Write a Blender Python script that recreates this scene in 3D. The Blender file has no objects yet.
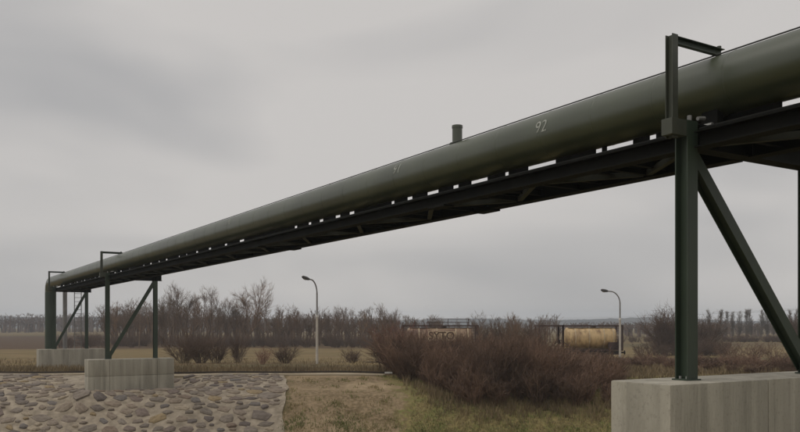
import bpy, bmesh, math, random
import numpy as np
from mathutils import Vector, Matrix

# ------------------------------------------------------------------ camera, world, sun, exposure
SC = bpy.context.scene
COL = SC.collection
EZ = 4.4                      # eye height above the far plain (z = 0 there)
FPX, HX, HY = 800.0, 400.0, 325.0   # focal length and horizon of the photograph, in its pixels
cam_d = bpy.data.cameras.new('camera')
cam = bpy.data.objects.new('camera', cam_d); COL.objects.link(cam)
cam.location = (0, 0, EZ)
cam.rotation_euler = (math.radians(90), 0, 0)
cam_d.sensor_width = 36; cam_d.lens = 36
cam_d.shift_y = (HY - 216) / 800
cam_d.clip_start = 0.1; cam_d.clip_end = 6000
SC.camera = cam
SC.view_settings.view_transform = 'Standard'
SC.view_settings.look = 'None'
SC.view_settings.exposure = 0.0
SC.view_settings.gamma = 1.0
SC.cycles.use_denoising = True
SC.cycles.max_bounces = 6
SC.cycles.volume_bounces = 1

SUN_EL, SUN_AZ = math.radians(62), math.radians(-115)     # azimuth from +Y towards +X
w = bpy.data.worlds.new('World'); SC.world = w; w.use_nodes = True
nt = w.node_tree; nt.nodes.clear()
N = nt.nodes.new
out = N('ShaderNodeOutputWorld'); bg = N('ShaderNodeBackground'); bg.inputs['Strength'].default_value = 0.1
sky = N('ShaderNodeTexSky'); sky.sky_type = 'NISHITA'; sky.sun_disc = False
sky.sun_elevation = SUN_EL; sky.sun_rotation = SUN_AZ; sky.dust_density = 3.0
tc = N('ShaderNodeTexCoord')
mp = N('ShaderNodeMapping'); mp.inputs['Scale'].default_value = (1.5, 1.5, 4.245); mp.inputs['Location'].default_value = (8.523, -6.541, 0.0067)
nz = N('ShaderNodeTexNoise'); nz.inputs['Scale'].default_value = 1.3726; nz.inputs['Detail'].default_value = 3; nz.inputs['Roughness'].default_value = 0.42
nz.inputs['Distortion'].default_value = 0.4
rp = N('ShaderNodeValToRGB')
rp.color_ramp.elements[0].position = 0.30; rp.color_ramp.elements[0].color = (0.70, 0.69, 0.69, 1)
rp.color_ramp.elements[1].position = 0.54; rp.color_ramp.elements[1].color = (0.99, 0.95, 0.915, 1)
mul = N('ShaderNodeVectorMath'); mul.operation = 'SCALE'; mul.inputs['Scale'].default_value = 6.0
mix = N('ShaderNodeMix'); mix.data_type = 'RGBA'; mix.inputs['Factor'].default_value = 0.96
L = nt.links.new
L(tc.outputs['Generated'], mp.inputs['Vector']); L(mp.outputs['Vector'], nz.inputs['Vector'])
L(nz.outputs['Fac'], rp.inputs['Fac']); L(rp.outputs['Color'], mul.inputs[0])
L(sky.outputs['Color'], mix.inputs['A']); L(mul.outputs['Vector'], mix.inputs['B'])
L(mix.outputs['Result'], bg.inputs['Color']); L(bg.outputs['Background'], out.inputs['Surface'])

sd = bpy.data.lights.new('sun', 'SUN'); sd.energy = 1.2; sd.angle = math.radians(50); sd.color = (1, 0.96, 0.9)
so = bpy.data.objects.new('sun', sd); COL.objects.link(so)
sdir = Vector((math.sin(SUN_AZ) * math.cos(SUN_EL), math.cos(SUN_AZ) * math.cos(SUN_EL), math.sin(SUN_EL)))
so.rotation_euler = sdir.to_track_quat('Z', 'Y').to_euler(); so.location = (0, 0, 60)

# ------------------------------------------------------------------ helpers
rng = random.Random(7)
def at(x, y, Y):              # a photo pixel at depth Y
    return Vector(((x - HX) / FPX * Y, Y, EZ + (HY - y) / FPX * Y))

_PY = [-200, 8, 12, 16, 22, 26, 33, 36.5, 39.0, 40.5, 41.5, 43, 45, 47, 50, 58, 68, 82, 110, 3000]
_PZ = [-1.6, -1.65, -1.95, -3.2, -5.8, -6.9, -6.9, -6.5, -5.2, -4.15, -3.72, -3.4, -3.15, -2.9, -2.88, -3.1, -3.3, -3.85, -4.4, -4.4]
TH = math.atan(493 / 800); CT, ST = math.cos(TH), math.sin(TH)
C0 = 9.1                      # plan distance from the eye to the near post line
def su(s, t):                 # bridge frame -> plan
    c = C0 + s
    return c * CT - t * ST, c * ST + t * CT
T1, T2, T3 = 7.28, 44.5, 62.9
BASE1, BASE2, BASE3 = -0.755, -1.82, -1.76
def sstep(a, b, v):
    v = np.clip((v - a) / (b - a), 0, 1); return v * v * (3 - 2 * v)
def gz(X, Y):
    """ground height (world z), numpy friendly"""
    X = np.asarray(X, float); Y = np.asarray(Y, float)
    z = np.interp(Y, _PY, _PZ)
    z = (z + np.interp(Y - 0.5, _PY, _PZ) + np.interp(Y + 0.5, _PY, _PZ)) / 3
    # levelled apron round the far foundation
    c = X * CT + Y * ST - C0; t = -X * ST + Y * CT
    dx = np.maximum(np.maximum(-1.1 - c, c - 3.5), 0); dy = np.maximum(np.maximum(T2 - 0.75 - t, t - T2 - 0.6), 0)
    wgt = 1 - sstep(0.1, 1.8, np.hypot(dx, dy))
    z = z * (1 - wgt) + (-3.5 - 0.035 * c) * wgt
    # gentle unevenness
    far = sstep(60, 200, Y)
    z = z + 0.05 * np.sin(X * 0.7 + 1.3) * np.sin(Y * 0.9 + X * 0.2) * (1 - far) + 0.16 * np.sin(X * 0.045 + Y * 0.02) * far
    return z + EZ

def props(o, label=None, cat=None, group=None, kind=None):
    if label: o['label'] = label
    if cat: o['category'] = cat
    if group: o['group'] = group
    if kind: o['kind'] = kind
    return o
def empty(name, loc, rz, label, cat, group=None):
    o = bpy.data.objects.new(name, None); COL.objects.link(o)
    o.empty_display_size = 0.3
    o.location = loc; o.rotation_euler = (0, 0, rz)
    return props(o, label, cat, group)
def link(name, me, parent=None, loc=(0, 0, 0), rot=(0, 0, 0)):
    o = bpy.data.objects.new(name, me); COL.objects.link(o)
    o.location = loc; o.rotation_euler = rot
    if parent: o.parent = parent
    return o
def copy_tree(o, parent=None):
    c = o.copy(); COL.objects.link(c)
    if parent: c.parent = parent
    for ch in list(o.children): copy_tree(ch, c)
    return c

class MB:
    def __init__(s): s.v = []; s.f = []
    def add(s, vs, fs):
        n = len(s.v); s.v += [tuple(v) for v in vs]; s.f += [tuple(i + n for i in f) for f in fs]; return s
    def box(s, x0, x1, y0, y1, z0, z1):
        vs = [(x, y, z) for z in (z0, z1) for y in (y0, y1) for x in (x0, x1)]
        return s.add(vs, [(0, 2, 3, 1), (4, 5, 7, 6), (0, 1, 5, 4), (2, 6, 7, 3), (0, 4, 6, 2), (1, 3, 7, 5)])
    def bar(s, p, q, a, b, up=(0, 0, 1)):
        """rectangular bar p->q, a wide (side), b high (up)"""
        p, q = Vector(p), Vector(q); d = (q - p).normalized(); u = Vector(up)
        sd_ = d.cross(u)
        if sd_.length < 1e-4: sd_ = d.cross(Vector((1, 0, 0)))
        sd_.normalize(); u = sd_.cross(d)
        vs = [e + sd_ * (i * a / 2) + u * (j * b / 2) for e in (p, q) for i, j in ((-1, -1), (1, -1), (1, 1), (-1, 1))]
        return s.add(vs, [(0, 1, 2, 3), (7, 6, 5, 4), (0, 4, 5, 1), (1, 5, 6, 2), (2, 6, 7, 3), (3, 7, 4, 0)])
    def ibeam(s, p, q, b, h, tf, tw, up=(0, 0, 1)):
        """I-section p->q as one closed profile; h along up, b across"""
        prof = [(-b/2, -h/2), (b/2, -h/2), (b/2, -h/2 + tf), (tw/2, -h/2 + tf), (tw/2, h/2 - tf), (b/2, h/2 - tf), (b/2, h/2),
                (-b/2, h/2), (-b/2, h/2 - tf), (-tw/2, h/2 - tf), (-tw/2, -h/2 + tf), (-b/2, -h/2 + tf)]
        return s.sweep(prof, p, q, up)
    def channel(s, p, q, b, h, t, up=(0, 0, 1)):
        prof = [(-b/2, -h/2), (b/2, -h/2), (b/2, -h/2 + t), (-b/2 + t, -h/2 + t), (-b/2 + t, h/2 - t), (b/2, h/2 - t), (b/2, h/2), (-b/2, h/2)]
        return s.sweep(prof, p, q, up)
    def angle(s, p, q, b, t, up=(0, 0, 1)):
        prof = [(-b/2, -b/2), (b/2, -b/2), (b/2, -b/2 + t), (-b/2 + t, -b/2 + t), (-b/2 + t, b/2), (-b/2, b/2)]
        return s.sweep(prof, p, q, up)
    def sweep(s, prof, p, q, up):
        p, q = Vector(p), Vector(q); d = (q - p).normalized(); u = Vector(up)
        sd_ = d.cross(u); sd_.normalize(); u = sd_.cross(d); n = len(prof)
        vs = [e + sd_ * x + u * y for e in (p, q) for x, y in prof]
        fs = [tuple(range(n)), tuple(range(2 * n - 1, n - 1, -1))] + [(i, i + n, (i + 1) % n + n, (i + 1) % n) for i in range(n)]
        return s.add(vs, fs)
    def tube(s, pts, rs, n=10, caps=True):
        pts = [Vector(p) for p in pts]; rs = rs if hasattr(rs, '__len__') else [rs] * len(pts)
        rings = []; ref = Vector((0, 0, 1))
        for i, p in enumerate(pts):
            d = (pts[min(i + 1, len(pts) - 1)] - pts[max(i - 1, 0)]).normalized()
            a = d.cross(ref)
            if a.length < 0.05: a = d.cross(Vector((1, 0, 0)) if i == 0 else lastb)
            a.normalize(); b = a.cross(d); lastb = b
            ref = b
            rings.append([p + (a * math.cos(k * 2 * math.pi / n) + b * math.sin(k * 2 * math.pi / n)) * rs[i] for k in range(n)])
        vs = [v for r in rings for v in r]
        fs = [(i * n + k, i * n + (k + 1) % n, (i + 1) * n + (k + 1) % n, (i + 1) * n + k) for i in range(len(pts) - 1) for k in range(n)]
        if caps: fs += [tuple(range(n - 1, -1, -1)), tuple(range((len(pts) - 1) * n, len(pts) * n))]
        return s.add(vs, fs)
    def mesh(s, name, m, smooth=False, bevel=0):
        me = bpy.data.meshes.new(name); me.from_pydata(s.v, [], s.f)
        bm = bmesh.new(); bm.from_mesh(me)
        bmesh.ops.recalc_face_normals(bm, faces=bm.faces)
        if bevel:
            bmesh.ops.bevel(bm, geom=list(bm.edges), offset=bevel, segments=2, affect='EDGES', profile=0.6, clamp_overlap=True)
        bm.to_mesh(me); bm.free()
        if smooth:
            me.polygons.foreach_set('use_smooth', [True] * len(me.polygons))
            me.set_sharp_from_angle(angle=math.radians(40))
        me.materials.append(m); return me
    def obj(s, name, m, parent=None, smooth=False, bevel=0, loc=(0, 0, 0), rot=(0, 0, 0)):
        return link(name, s.mesh(name, m, smooth, bevel), parent, loc, rot)

# ------------------------------------------------------------------ materials
def mat(name, c1, c2=None, rough=0.7, scale=3.0, stretch=(1, 1, 1), bump=0.0, bscale=None, metal=0.0, spec=0.5, rand=None, lo=0.35, hi=0.65, detail=6, coords='Object'):
    m = bpy.data.materials.new(name); m.use_nodes = True
    t = m.node_tree; b = t.nodes['Principled BSDF']
    b.inputs['Roughness'].default_value = rough; b.inputs['Metallic'].default_value = metal
    b.inputs['Specular IOR Level'].default_value = spec
    c2 = c2 or tuple(v * 0.75 for v in c1)
    co = t.nodes.new('ShaderNodeTexCoord'); mpn = t.nodes.new('ShaderNodeMapping'); mpn.inputs['Scale'].default_value = stretch
    if coords == 'World':
        ge = t.nodes.new('ShaderNodeNewGeometry'); t.links.new(ge.outputs['Position'], mpn.inputs['Vector'])
    else: t.links.new(co.outputs[coords], mpn.inputs['Vector'])
    n = t.nodes.new('ShaderNodeTexNoise'); n.inputs['Scale'].default_value = scale; n.inputs['Detail'].default_value = detail
    t.links.new(mpn.outputs['Vector'], n.inputs['Vector'])
    r = t.nodes.new('ShaderNodeValToRGB')
    r.color_ramp.elements[0].position = lo; r.color_ramp.elements[0].color = (*c1, 1)
    r.color_ramp.elements[1].position = hi; r.color_ramp.elements[1].color = (*c2, 1)
    t.links.new(n.outputs['Fac'], r.inputs['Fac'])
    last = r.outputs['Color']
    if rand:                  # list of colours picked per object
        oi = t.nodes.new('ShaderNodeObjectInfo'); rr = t.nodes.new('ShaderNodeValToRGB'); rr.color_ramp.interpolation = 'CONSTANT'
        els = rr.color_ramp.elements
        while len(els) < len(rand): els.new(0.5)
        for i, c in enumerate(rand): els[i].position = i / len(rand); els[i].color = (*c, 1)
        t.links.new(oi.outputs['Random'], rr.inputs['Fac'])
        mx = t.nodes.new('ShaderNodeMix'); mx.data_type = 'RGBA'; mx.blend_type = 'MULTIPLY'; mx.inputs['Factor'].default_value = 1
        t.links.new(last, mx.inputs['A']); t.links.new(rr.outputs['Color'], mx.inputs['B']); last = mx.outputs['Result']
    t.links.new(last, b.inputs['Base Color'])
    if bump:
        n2 = t.nodes.new('ShaderNodeTexNoise'); n2.inputs['Scale'].default_value = bscale or scale * 4; n2.inputs['Detail'].default_value = 5
        t.links.new(mpn.outputs['Vector'], n2.inputs['Vector'])
        bp = t.nodes.new('ShaderNodeBump'); bp.inputs['Strength'].default_value = bump; bp.inputs['Distance'].default_value = 0.05
        t.links.new(n2.outputs['Fac'], bp.inputs['Height']); t.links.new(bp.outputs['Normal'], b.inputs['Normal'])
    return m

M = {}
M['clad'] = mat('pipe_cladding', (0.060, 0.071, 0.041), (0.040, 0.049, 0.027), 0.35, 0.9, (1, 0.5, 1), bump=0.03, bscale=1.8, spec=0.85, coords='World')
M['steel'] = mat('green_steel', (0.034, 0.051, 0.032), (0.025, 0.038, 0.024), 0.5, 2.5, (1, 1, 0.4), bump=0.05)
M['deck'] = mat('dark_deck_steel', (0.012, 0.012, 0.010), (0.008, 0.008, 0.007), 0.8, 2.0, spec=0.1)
M['lightsteel'] = mat('worn_olive_steel', (0.06, 0.066, 0.048), (0.045, 0.05, 0.036), 0.55, 3.0)
M['diag'] = mat('dull_bracing_steel', (0.04, 0.042, 0.034), (0.028, 0.03, 0.024), 0.7, 3.0, spec=0.2)
M['galv'] = mat('galvanised_steel', (0.33, 0.33, 0.31), (0.24, 0.24, 0.23), 0.5, 5.0, metal=0.3)
M['greypipe'] = mat('grey_painted_pipe', (0.22, 0.21, 0.20), (0.16, 0.155, 0.15), 0.5, 3.0)
M['cable'] = mat('black_cable', (0.03, 0.03, 0.028), None, 0.6)
M['paint'] = mat('faded_white_stencil', (0.34, 0.35, 0.31), (0.14, 0.15, 0.12), 0.6, 9.0, lo=0.42, hi=0.66)
def concrete_mat():
    m = mat('board_marked_concrete', (0.42, 0.39, 0.32), (0.31, 0.287, 0.232), 0.9, 1.3, (1.6, 1.6, 0.3), bump=0.35, bscale=16)
    t = m.node_tree; b = t.nodes['Principled BSDF']; src = b.inputs['Base Color'].links[0].from_socket
    co = t.nodes.new('ShaderNodeTexCoord')
    for sc, st, lo, hi, dk in ((1.0, (2.6, 2.6, 0.03), 0.46, 0.5, 0.87), (1.0, (6, 6, 0.55), 0.56, 0.74, 0.7), (22.0, (1, 1, 1), 0.56, 0.7, 0.82)):
        mpn = t.nodes.new('ShaderNodeMapping'); mpn.inputs['Scale'].default_value = st; t.links.new(co.outputs['Object'], mpn.inputs['Vector'])
        n = t.nodes.new('ShaderNodeTexNoise'); n.inputs['Scale'].default_value = sc; n.inputs['Detail'].default_value = 3; t.links.new(mpn.outputs['Vector'], n.inputs['Vector'])
        r = t.nodes.new('ShaderNodeMapRange'); r.inputs['From Min'].default_value = lo; r.inputs['From Max'].default_value = hi; r.inputs['To Min'].default_value = 1; r.inputs['To Max'].default_value = dk
        t.links.new(n.outputs['Fac'], r.inputs['Value'])
        v = t.nodes.new('ShaderNodeVectorMath'); v.operation = 'SCALE'; t.links.new(src, v.inputs[0]); t.links.new(r.outputs['Result'], v.inputs['Scale']); src = v.outputs['Vector']
    t.links.new(src, b.inputs['Base Color']); return m
M['concrete'] = concrete_mat()
M['stone'] = mat('rubble_stone', (1.12, 1.1, 1.08), (0.7, 0.66, 0.62), 0.9, 2.2, bump=0.6, bscale=7, rand=[(0.20, 0.165, 0.135), (0.22, 0.18, 0.14), (0.17, 0.135, 0.115), (0.24, 0.195, 0.15), (0.15, 0.135, 0.125), (0.22, 0.185, 0.15), (0.19, 0.145, 0.11), (0.21, 0.18, 0.15), (0.24, 0.20, 0.16), (0.125, 0.105, 0.095), (0.26, 0.20, 0.115), (0.20, 0.17, 0.14), (0.23, 0.19, 0.145), (0.14, 0.12, 0.11), (0.19, 0.155, 0.125), (0.17, 0.145, 0.12), (0.16, 0.135, 0.115), (0.33, 0.28, 0.21)])
M['mortar'] = mat('weathered_mortar', (0.34, 0.285, 0.215), (0.20, 0.165, 0.12), 0.95, 2.6, bump=0.9, bscale=9, coords='Object')
M['coping'] = mat('sandy_coping', (0.33, 0.275, 0.195), (0.26, 0.21, 0.14), 0.95, 0.8, bump=0.3)
M['rail'] = mat('rusty_dark_steel', (0.045, 0.035, 0.026), (0.065, 0.045, 0.03), 0.8, 2.0)
M['white'] = mat('white_paint', (0.7, 0.68, 0.64), (0.55, 0.53, 0.5), 0.6, 6.0)
M['pole'] = mat('pale_concrete_pole', (0.52, 0.47, 0.40), (0.42, 0.38, 0.33), 0.8, 2.0)
M['polegrey'] = mat('grey_lamp_steel', (0.26, 0.25, 0.24), (0.2, 0.19, 0.18), 0.5, 3.0)
M['lamphead'] = mat('dark_lamp_housing', (0.07, 0.065, 0.06), None, 0.5)
M['glass'] = mat('lamp_glass', (0.35, 0.34, 0.3), None, 0.2)
M['tankyellow'] = mat('weathered_yellow_tank', (0.60, 0.43, 0.22), (0.20, 0.115, 0.06), 0.5, 1.5, (1, 1.4, 0.7), lo=0.42, hi=0.72)
M['band'] = mat('pale_tank_band', (0.62, 0.52, 0.36), (0.40, 0.29, 0.17), 0.6, 2.0)
M['tankpale'] = mat('stained_pale_tank', (0.36, 0.25, 0.16), (0.13, 0.07, 0.045), 0.6, 1.0)
M['frame'] = mat('brown_container_frame', (0.075, 0.042, 0.033), (0.05, 0.032, 0.027), 0.75, 1.2)
M['panel'] = mat('cream_sign_panel', (0.55, 0.43, 0.29), (0.28, 0.16, 0.09), 0.7, 2.6, lo=0.45, hi=0.75)
M['letter'] = mat('dark_brown_lettering', (0.09, 0.05, 0.03), None, 0.7)
M['wagon'] = mat('dark_wagon_steel', (0.045, 0.036, 0.034), (0.06, 0.045, 0.04), 0.8, 1.0)
M['ballast'] = mat('railway_ballast', (0.13, 0.105, 0.085), (0.09, 0.07, 0.055), 0.95, 6.0, bump=0.8)
BARKV = [(1, 0.97, 0.94), (0.86, 0.82, 0.78), (1.15, 1.1, 1.05), (0.95, 0.86, 0.8), (1.05, 1.0, 1.0), (1.5, 1.38, 1.2), (1.3, 1.2, 1.1)]
M['bark'] = mat('grey_brown_bark', (0.14, 0.108, 0.083), (0.10, 0.077, 0.06), 0.95, 1.5, rand=BARKV)
M['twig'] = mat('grey_brown_twigs', (0.20, 0.137, 0.092), (0.125, 0.087, 0.06), 0.95, 0.4, rand=BARKV)
M['palebark'] = mat('pale_poplar_bark', (0.22, 0.19, 0.165), (0.16, 0.14, 0.12), 0.95, 1.5)
M['darktwig'] = mat('dark_brown_twigs', (0.15, 0.098, 0.068), (0.10, 0.067, 0.048), 0.95, 0.4)
M['thicket'] = mat('brown_thicket_twigs', (0.225, 0.140, 0.095), (0.105, 0.067, 0.047), 0.95, 0.35, lo=0.36, hi=0.64, detail=6)
M['redtwig'] = mat('reddish_twigs', (0.21, 0.09, 0.066), (0.14, 0.066, 0.05), 0.95, 0.5)
M['dry'] = mat('dry_grass_blades', (0.24, 0.18, 0.10), (0.15, 0.11, 0.06), 0.95, 0.35, detail=3)
M['green'] = mat('green_grass_blades', (0.15, 0.165, 0.05), (0.29, 0.23, 0.11), 0.95, 0.8, detail=4, lo=0.42, hi=0.6)
M['hill'] = mat('wooded_hill', (0.04, 0.042, 0.045), (0.065, 0.06, 0.055), 1.0, 0.012, bump=0.0, lo=0.4, hi=0.6)

# ground: cover masks are vertex colours (earth, green turf, pale field)
g = bpy.data.materials.new('ground_cover'); g.use_nodes = True
t = g.node_tree; b = t.nodes['Principled BSDF']; b.inputs['Roughness'].default_value = 1; b.inputs['Specular IOR Level'].default_value = 0.1
co = t.nodes.new('ShaderNodeTexCoord')
def gnoise(scale, stretch=(1, 1, 1), detail=6, lo=0.4, hi=0.6, dist=0.0):
    mpn = t.nodes.new('ShaderNodeMapping'); mpn.inputs['Scale'].default_value = stretch; t.links.new(co.outputs['Object'], mpn.inputs['Vector'])
    n = t.nodes.new('ShaderNodeTexNoise'); n.inputs['Scale'].default_value = scale; n.inputs['Detail'].default_value = detail; n.inputs['Distortion'].default_value = dist
    t.links.new(mpn.outputs['Vector'], n.inputs['Vector'])
    r = t.nodes.new('ShaderNodeMapRange'); r.inputs['From Min'].default_value = lo; r.inputs['From Max'].default_value = hi
    t.links.new(n.outputs['Fac'], r.inputs['Value']); return r.outputs['Result'], n.outputs['Fac']
def gmix(fac, a, bb):
    mx = t.nodes.new('ShaderNodeMix'); mx.data_type = 'RGBA'
    for sock, v in (('Factor', fac), ('A', a), ('B', bb)):
        if isinstance(v, (tuple, float)): mx.inputs[sock].default_value = v if sock == 'Factor' else (*v, 1)
        else: t.links.new(v, mx.inputs[sock])
    return mx.outputs['Result']
at_n = t.nodes.new('ShaderNodeAttribute'); at_n.attribute_name = 'cover'
sep = t.nodes.new('ShaderNodeSeparateColor'); t.links.new(at_n.outputs['Color'], sep.inputs['Color'])
def gmask(sock, nfac, soft=0.25):     # mask edge broken up by noise
    a = t.nodes.new('ShaderNodeMath'); a.operation = 'ADD'; t.links.new(sock, a.inputs[0]); t.links.new(nfac, a.inputs[1])
    r = t.nodes.new('ShaderNodeMapRange'); r.inputs['From Min'].default_value = 1.0 - soft; r.inputs['From Max'].default_value = 1.0 + soft
    t.links.new(a.outputs[0], r.inputs['Value']); return r.outputs['Result']
n_big, f_big = gnoise(0.05, (1, 2.2, 1)); n_mid, f_mid = gnoise(0.28, (0.6, 1.8, 1), dist=0.6); n_fine, f_fine = gnoise(1.7); n_tiny, f_tiny = gnoise(6.0)
basec = gmix(n_mid, (0.165, 0.115, 0.062), (0.105, 0.073, 0.042))
basec = gmix(n_big, basec, gmix(n_fine, (0.14, 0.118, 0.06), (0.10, 0.08, 0.048)))
fieldc = gmix(n_big, (0.25, 0.18, 0.093), (0.165, 0.115, 0.06)); fieldc = gmix(n_mid, fieldc, (0.16, 0.125, 0.06))
earthc = gmix(n_fine, (0.345, 0.262, 0.168), (0.25, 0.186, 0.115)); earthc = gmix(n_mid, earthc, gmix(n_tiny, (0.25, 0.185, 0.115), (0.14, 0.105, 0.06)))
greenc = gmix(n_fine, (0.16, 0.16, 0.058), (0.235, 0.19, 0.085)); greenc = gmix(n_tiny, greenc, (0.17, 0.135, 0.065))
c = gmix(gmask(sep.outputs['Blue'], f_mid, 0.12), basec, fieldc)
c = gmix(gmask(at_n.outputs['Alpha'], f_mid, 0.15), c, gmix(n_fine, (0.115, 0.078, 0.05), (0.08, 0.054, 0.037)))
c = gmix(gmask(sep.outputs['Green'], f_fine, 0.12), c, greenc)
c = gmix(gmask(sep.outputs['Red'], f_fine, 0.10), c, earthc)
t.links.new(c, b.inputs['Base Color'])
bp = t.nodes.new('ShaderNodeBump'); bp.inputs['Strength'].default_value = 0.6; bp.inputs['Distance'].default_value = 0.12
t.links.new(f_tiny, bp.inputs['Height']); t.links.new(bp.outputs['Normal'], b.inputs['Normal'])
M['ground'] = g

# ------------------------------------------------------------------ terrain
def axis(parts):
    a = []
    for lo, hi, st in parts: a += list(np.arange(lo, hi, st))
    return np.array(a)
def grid_mesh(name, xs, ys, zf, m):
    XX, YY = np.meshgrid(xs, ys); ZZ = zf(XX, YY); nx, ny = len(xs), len(ys)
    v = np.stack([XX.ravel(), YY.ravel(), ZZ.ravel()], 1)
    i = np.arange(nx * ny).reshape(ny, nx)
    f = np.stack([i[:-1, :-1], i[:-1, 1:], i[1:, 1:], i[1:, :-1]], -1).reshape(-1, 4)
    me = bpy.data.meshes.new(name); me.from_pydata(v.tolist(), [], f.tolist())
    me.polygons.foreach_set('use_smooth', [True] * len(me.polygons)); me.materials.append(m)
    return me, XX.ravel(), YY.ravel()
xs = axis([(-1900, -300, 100), (-300, -60, 12), (-60, 60, 0.8), (60, 300, 12), (300, 1901, 100)])
ys = axis([(-60, 6, 4), (6, 36, 1.0), (36, 50, 0.4), (50, 90, 1.0), (90, 220, 5), (220, 1000, 40), (1000, 1701, 100)])
gm, GX, GY = grid_mesh('ground', xs, ys, gz, M['ground'])
px = HX + FPX * GX / np.maximum(GY, 1.0)
# bare earth scar on the bank, green turf round it, pale field on the plain
right_edge = np.interp(GY, [38, 40, 41.5, 44.5, 47.5], [413, 410, 418, 400, 385])
earth = 0.68 * sstep(272, 292, px) * (1 - sstep(right_edge - 22, right_edge + 12, px)) * sstep(36, 38, GY) * (1 - sstep(46.6, 47.6, GY))
green = 0.72 * ((px > 385) & (GY > 36) & (GY < 47)) + 0.42 * ((px <= 385) & (GY > 38) & (GY < 47)) + 0.62 * (GY < 36)
fieldm = 0.62 * sstep(60, 66, GY) * (1 - sstep(150, 190, GY)) + 0.5 * (GY >= 190)
fieldm = fieldm - 0.3 * ((px > 150) & (px < 330) & (GY < 80)) - 0.25 * ((px > 620) & (GY < 110))
reed = sstep(140, 165, GY) * (1 - sstep(300, 360, GY)) * (px < 160); fieldm = fieldm - 0.5 * reed
brown = 0.75 * np.clip(reed + 0.7 * sstep(135, 150, GY) * (1 - sstep(200, 260, GY)) * (px < 420) + 0.55 * ((px > 620) & (GY < 75) & (GY > 46)), 0, 1)
ca = gm.color_attributes.new('cover', 'FLOAT_COLOR', 'POINT')
ca.data.foreach_set('color', np.stack([earth, green, np.clip(fieldm, 0, 1), brown], 1).ravel())
props(link('ground', gm), 'river bank and flat fields of dry winter grass with bare soil', 'ground', kind='structure')

# distant low wooded hills
def hz(X, Y):
    az = X / np.maximum(Y, 1)
    top = np.interp(az, [-1.5, -0.55, -0.4, -0.25, -0.05, 0.15, 0.28, 0.34, 0.42, 0.5, 1.5], [24, 22, 19, 16, 15, 15, 16.5, 18, 13.5, 12, 16])
    rise = sstep(1000, 1380, Y) * (1 - 0.6 * sstep(1420, 1640, Y))
    n = 1.6 * np.sin(X * 0.021 + 2) * np.sin(Y * 0.017) + 0.8 * np.sin(X * 0.083) * np.sin(Y * 0.07 + 1) + 0.7 * np.sin(X * 0.31 + Y * 0.05)
    return -1.5 + rise * (top + n)
hm, _, _ = grid_mesh('hills', np.arange(-1880, 1881, 8.0), np.arange(1000, 1660, 20.0), hz, M['hill'])
props(link('hills', hm), 'low wooded hills fading blue along the horizon', 'hills', kind='structure')

# ------------------------------------------------------------------ stone revetment on the far bank
def rev_right(Y): return (np.interp(Y, [36, 40, 43, 47], [285, 283, 288, 284]) - HX) / FPX * Y
ys_r = np.arange(36.6, 46.75, 0.35)
xs_u = np.linspace(0, 1, 70)
vs, fs = [], []
for j, Y in enumerate(ys_r):
    xr = rev_right(Y) + 0.05 * math.sin(Y * 3.1); xl = -44
    for u in xs_u:
        X = xl + (xr - xl) * u; vs.append((X, Y, float(gz(X, Y)) + 0.05))
n = len(xs_u)
for j in range(len(ys_r) - 1):
    for i in range(n - 1): fs.append((j * n + i, j * n + i + 1, (j + 1) * n + i + 1, (j + 1) * n + i))
me = bpy.data.meshes.new('stone_revetment'); me.from_pydata(vs, [], fs); me.materials.append(M['mortar'])
me.polygons.foreach_set('use_smooth', [True] * len(fs))
rev = props(link('stone_revetment', me), 'sloping river bank faced with rubble stones set in mortar below the far foundation', 'revetment', kind='structure')
def stone_mesh(k):
    r = random.Random(k); n = r.choice((5, 6, 7, 7)); vs = []; prof = [(1.0, -0.06), (0.98, 0.03), (0.88, 0.055), (0.5, 0.066)]
    rad = [r.uniform(0.68, 1.18) for _ in range(n)]; ph = r.uniform(0, 6); jit = [r.uniform(-0.28, 0.28) for _ in range(n)]
    for s_, z in prof:
        for i in range(n):
            a = ph + (i + jit[i]) * 2 * math.pi / n
            vs.append((math.cos(a) * rad[i] * s_, math.sin(a) * rad[i] * s_, z + (r.uniform(-0.012, 0.012) if s_ < 0.9 else 0)))
    vs.append((0, 0, 0.068))
    fs = [(j * n + i, j * n + (i + 1) % n, (j + 1) * n + (i + 1) % n, (j + 1) * n + i) for j in range(3) for i in range(n)]
    fs += [(3 * n + i, 3 * n + (i + 1) % n, 4 * n) for i in range(n)]
    me = bpy.data.meshes.new('stone'); me.from_pydata(vs, [], fs); me.materials.append(M['stone'])
    me.polygons.foreach_set('use_smooth', [True] * len(fs)); me.set_sharp_from_angle(angle=math.radians(30))
    return me
SM = [stone_mesh(k) for k in range(12)]
placed = []; r = random.Random(21)
for tries in range(14000):
    Y = 38.3 + 8.2 * r.random() ** 1.35; X = r.uniform((-14 - HX) / FPX * Y, rev_right(Y) - 0.4)
    big = 0.85 if Y > 43.5 else 1.0 if Y > 41.5 else 0.9
    a = r.choice((0.36, 0.46, 0.56, 0.64)) * big * r.uniform(0.85, 1.1); bb = a * r.uniform(0.5, 0.8)
    if tries > 4000: a *= 0.55; bb *= 0.6
    cc = X * CT + Y * ST - C0; tt = -X * ST + Y * CT
    if -1.5 < cc < 3.9 and T2 - 0.95 < tt: continue
    if any(((X - q[0]) / (a + q[2])) ** 2 + ((Y - q[1]) / (0.9 * (bb + q[3]))) ** 2 < 0.8 for q in placed): continue
    placed.append((X, Y, a, bb))
    if len(placed) >= 300: break
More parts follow.
